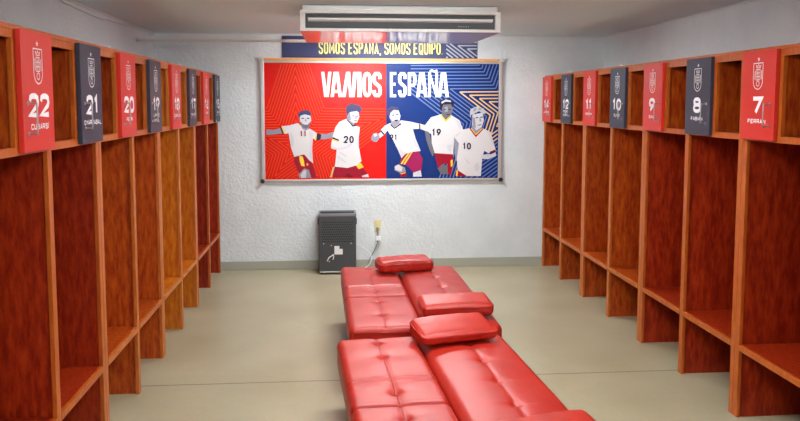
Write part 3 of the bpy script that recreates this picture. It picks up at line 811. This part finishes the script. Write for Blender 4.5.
make_pillow((.525, 5.74, ZT), R(9), 'wrinkled red bolster pillow at the back wall end of the far sofa', L=.42, D=.22, Hh=.090, seed=3, wr=.012, wedge=.005)
make_pillow((.722, 4.49, ZT + .006), R(4), 'red bolster pillow on the near end of the far sofa', L=.43, D=.22, Hh=.10, seed=14, wr=.003, wedge=.025)
make_pillow((.635, 4.01, ZT + .006), R(14), 'red bolster pillow on the far end of the near sofa', L=.435, D=.235, Hh=.10, seed=23, wr=.004, wedge=.045)
make_pillow((.765, 2.62, ZT + .008), R(14), 'red bolster pillow cut off by the bottom edge of the photo', L=.44, D=.24, Hh=.10, seed=33, wr=.003, wedge=.03)

# ------------------------------------------------------------------ charcoal appliance by the back wall
hx0, hx1, hy0, hy1, hz = -.160, .212, 7.535, 7.775, .610
ht = thing('air_purifier', 'charcoal box-shaped air purifier standing on the floor against the back wall', 'appliance', ((hx0 + hx1) / 2, (hy0 + hy1) / 2, 0))
wx, wy = (hx1 - hx0) / 2, (hy1 - hy0) / 2
boxobj('body', (-wx, wx, -wy, wy, .018, hz - .03), M['grey_dev'], ht, bevel=.008, seg=3)
bm = bmesh.new()
box(bm, -wx - .002, wx + .002, -wy - .004, -wy + .016, hz - .03, hz); box(bm, -wx - .002, wx + .002, wy - .016, wy, hz - .03, hz)
box(bm, -wx - .002, -wx + .016, -wy + .016, wy - .016, hz - .03, hz); box(bm, wx - .016, wx + .002, -wy + .016, wy - .016, hz - .03, hz)
obj('top_rim', bm, M['grey_rim'], ht, bevel=.003)
boxobj('top_grille', (-wx + .017, wx - .017, -wy + .017, wy - .017, hz - .0295, hz - .015), M['hole'], ht)
bm = bmesh.new()
for r_ in range(9):
    for c in range(15):
        x = -wx + .04 + c * .0212 + (r_ % 2) * .0106
        if x > wx - .035: continue
        cyl(bm, (x, -wy - .0003, .33 + r_ * .024), (0, 1, 0), .0062, .0016, 8)
obj('vent_holes', bm, M['hole'], ht)
bm = bmesh.new()
for x, z in ((-wx + .05, .31), (wx - .05, .31), (-.06, .29), (-.08, .13)): cyl(bm, (x, -wy - .002, z), (0, 1, 0), .007, .006, 10)
obj('screws', bm, M['metal'], ht)
bm = bmesh.new(); box(bm, -.03, .02, -wy - .0012, -wy - .0003, .20, .285); box(bm, .02, .052, -wy - .0012, -wy - .0003, .20, .255)
obj('label_sticker', bm, M['paper'], ht)
boxobj('base_strip', (-wx + .01, wx - .01, -wy - .006, -wy - .0002, .020, .032), M['alu'], ht)
for x in (-wx + .03, wx - .03):
    for y in (-wy + .03, wy - .03): boxobj('foot', (x - .018, x + .018, y - .018, y + .018, 0, .0178), M['black'], ht)
bm = bmesh.new(); tube(bm, spline([(-.10, -wy - .005, .135), (-.085, -wy - .012, .17), (-.055, -wy - .014, .19), (-.042, -wy - .008, .20), (-.038, -wy - .006, .175), (-.045, -wy - .006, .15)], 5), .005, 6)
obj('cord_tie', bm, M['paper'], ht, smooth=True)
for x in (-wx - .004, wx + .001): boxobj('side_latch', (x - .003, x + .006, -wy + .004, -wy + .03, .50, .56), M['black'], ht)

# outlet, adaptor, cords
ot = thing('wall_outlet', 'ivory wall outlet plate on the back wall', 'outlet', (.440, YB, .442))
boxobj('plate', (-.036, .036, -.007, -.0005, -.06, .06), M['ivory'], ot, bevel=.003)
for z in (-.025, .025):
    bm = bmesh.new(); cyl(bm, (0, -.0085, z), (0, 1, 0), .017, .004, 18); obj('socket', bm, M['ivory'], ot)
pc = thing('power_cord', 'grey power cord with white adaptor hanging from the outlet', 'cord', (.440, YB - .02, .407))
boxobj('plug', (-.013, .013, -.022, .0105, -.018, .022), M['cord_grey'], pc, bevel=.004)
boxobj('adaptor', (-.024, .028, -.035, .0, -.115, -.068), M['paper'], pc, bevel=.005)
bm = bmesh.new(); tube(bm, spline([(0, -.012, -.015), (.002, -.018, -.06), (0, -.018, -.12), (-.03, -.03, -.2), (-.09, -.05, -.31), (-.12, -.10, -.392), (-.06, -.14, -.401), (.02, -.2, -.401)], 6), .0055, 7)
obj('cable', bm, M['cord_grey'], pc, smooth=True)
bm = bmesh.new(); tube(bm, spline([(hx1 + .003, 7.70, .27), (.27, 7.69, .25), (.33, 7.68, .20), (.37, 7.67, .14), (.35, 7.66, .07), (.28, 7.62, .012), (.42, 7.45, .006), (.6, 7.3, .006)], 6), .0045, 7)
tube(bm, spline([(.25, 7.70, .262), (.28, 7.68, .30), (.30, 7.68, .31)], 4), .003, 6)
tag(obj('cord', bm, M['paper'], smooth=True), 'thin white cord looping from the side of the air purifier', 'cord')
bm = bmesh.new(); tube(bm, spline([(.93, 7.35, .006), (.93, 7.55, .006), (.965, 7.70, .06), (.975, 7.74, .14), (.995, 7.74, .215), (1.007, 7.74, .222)], 6), .006, 7)
tag(obj('cord', bm, M['paper'], smooth=True), 'short white cord end standing up behind the wrinkled pillow', 'cord')
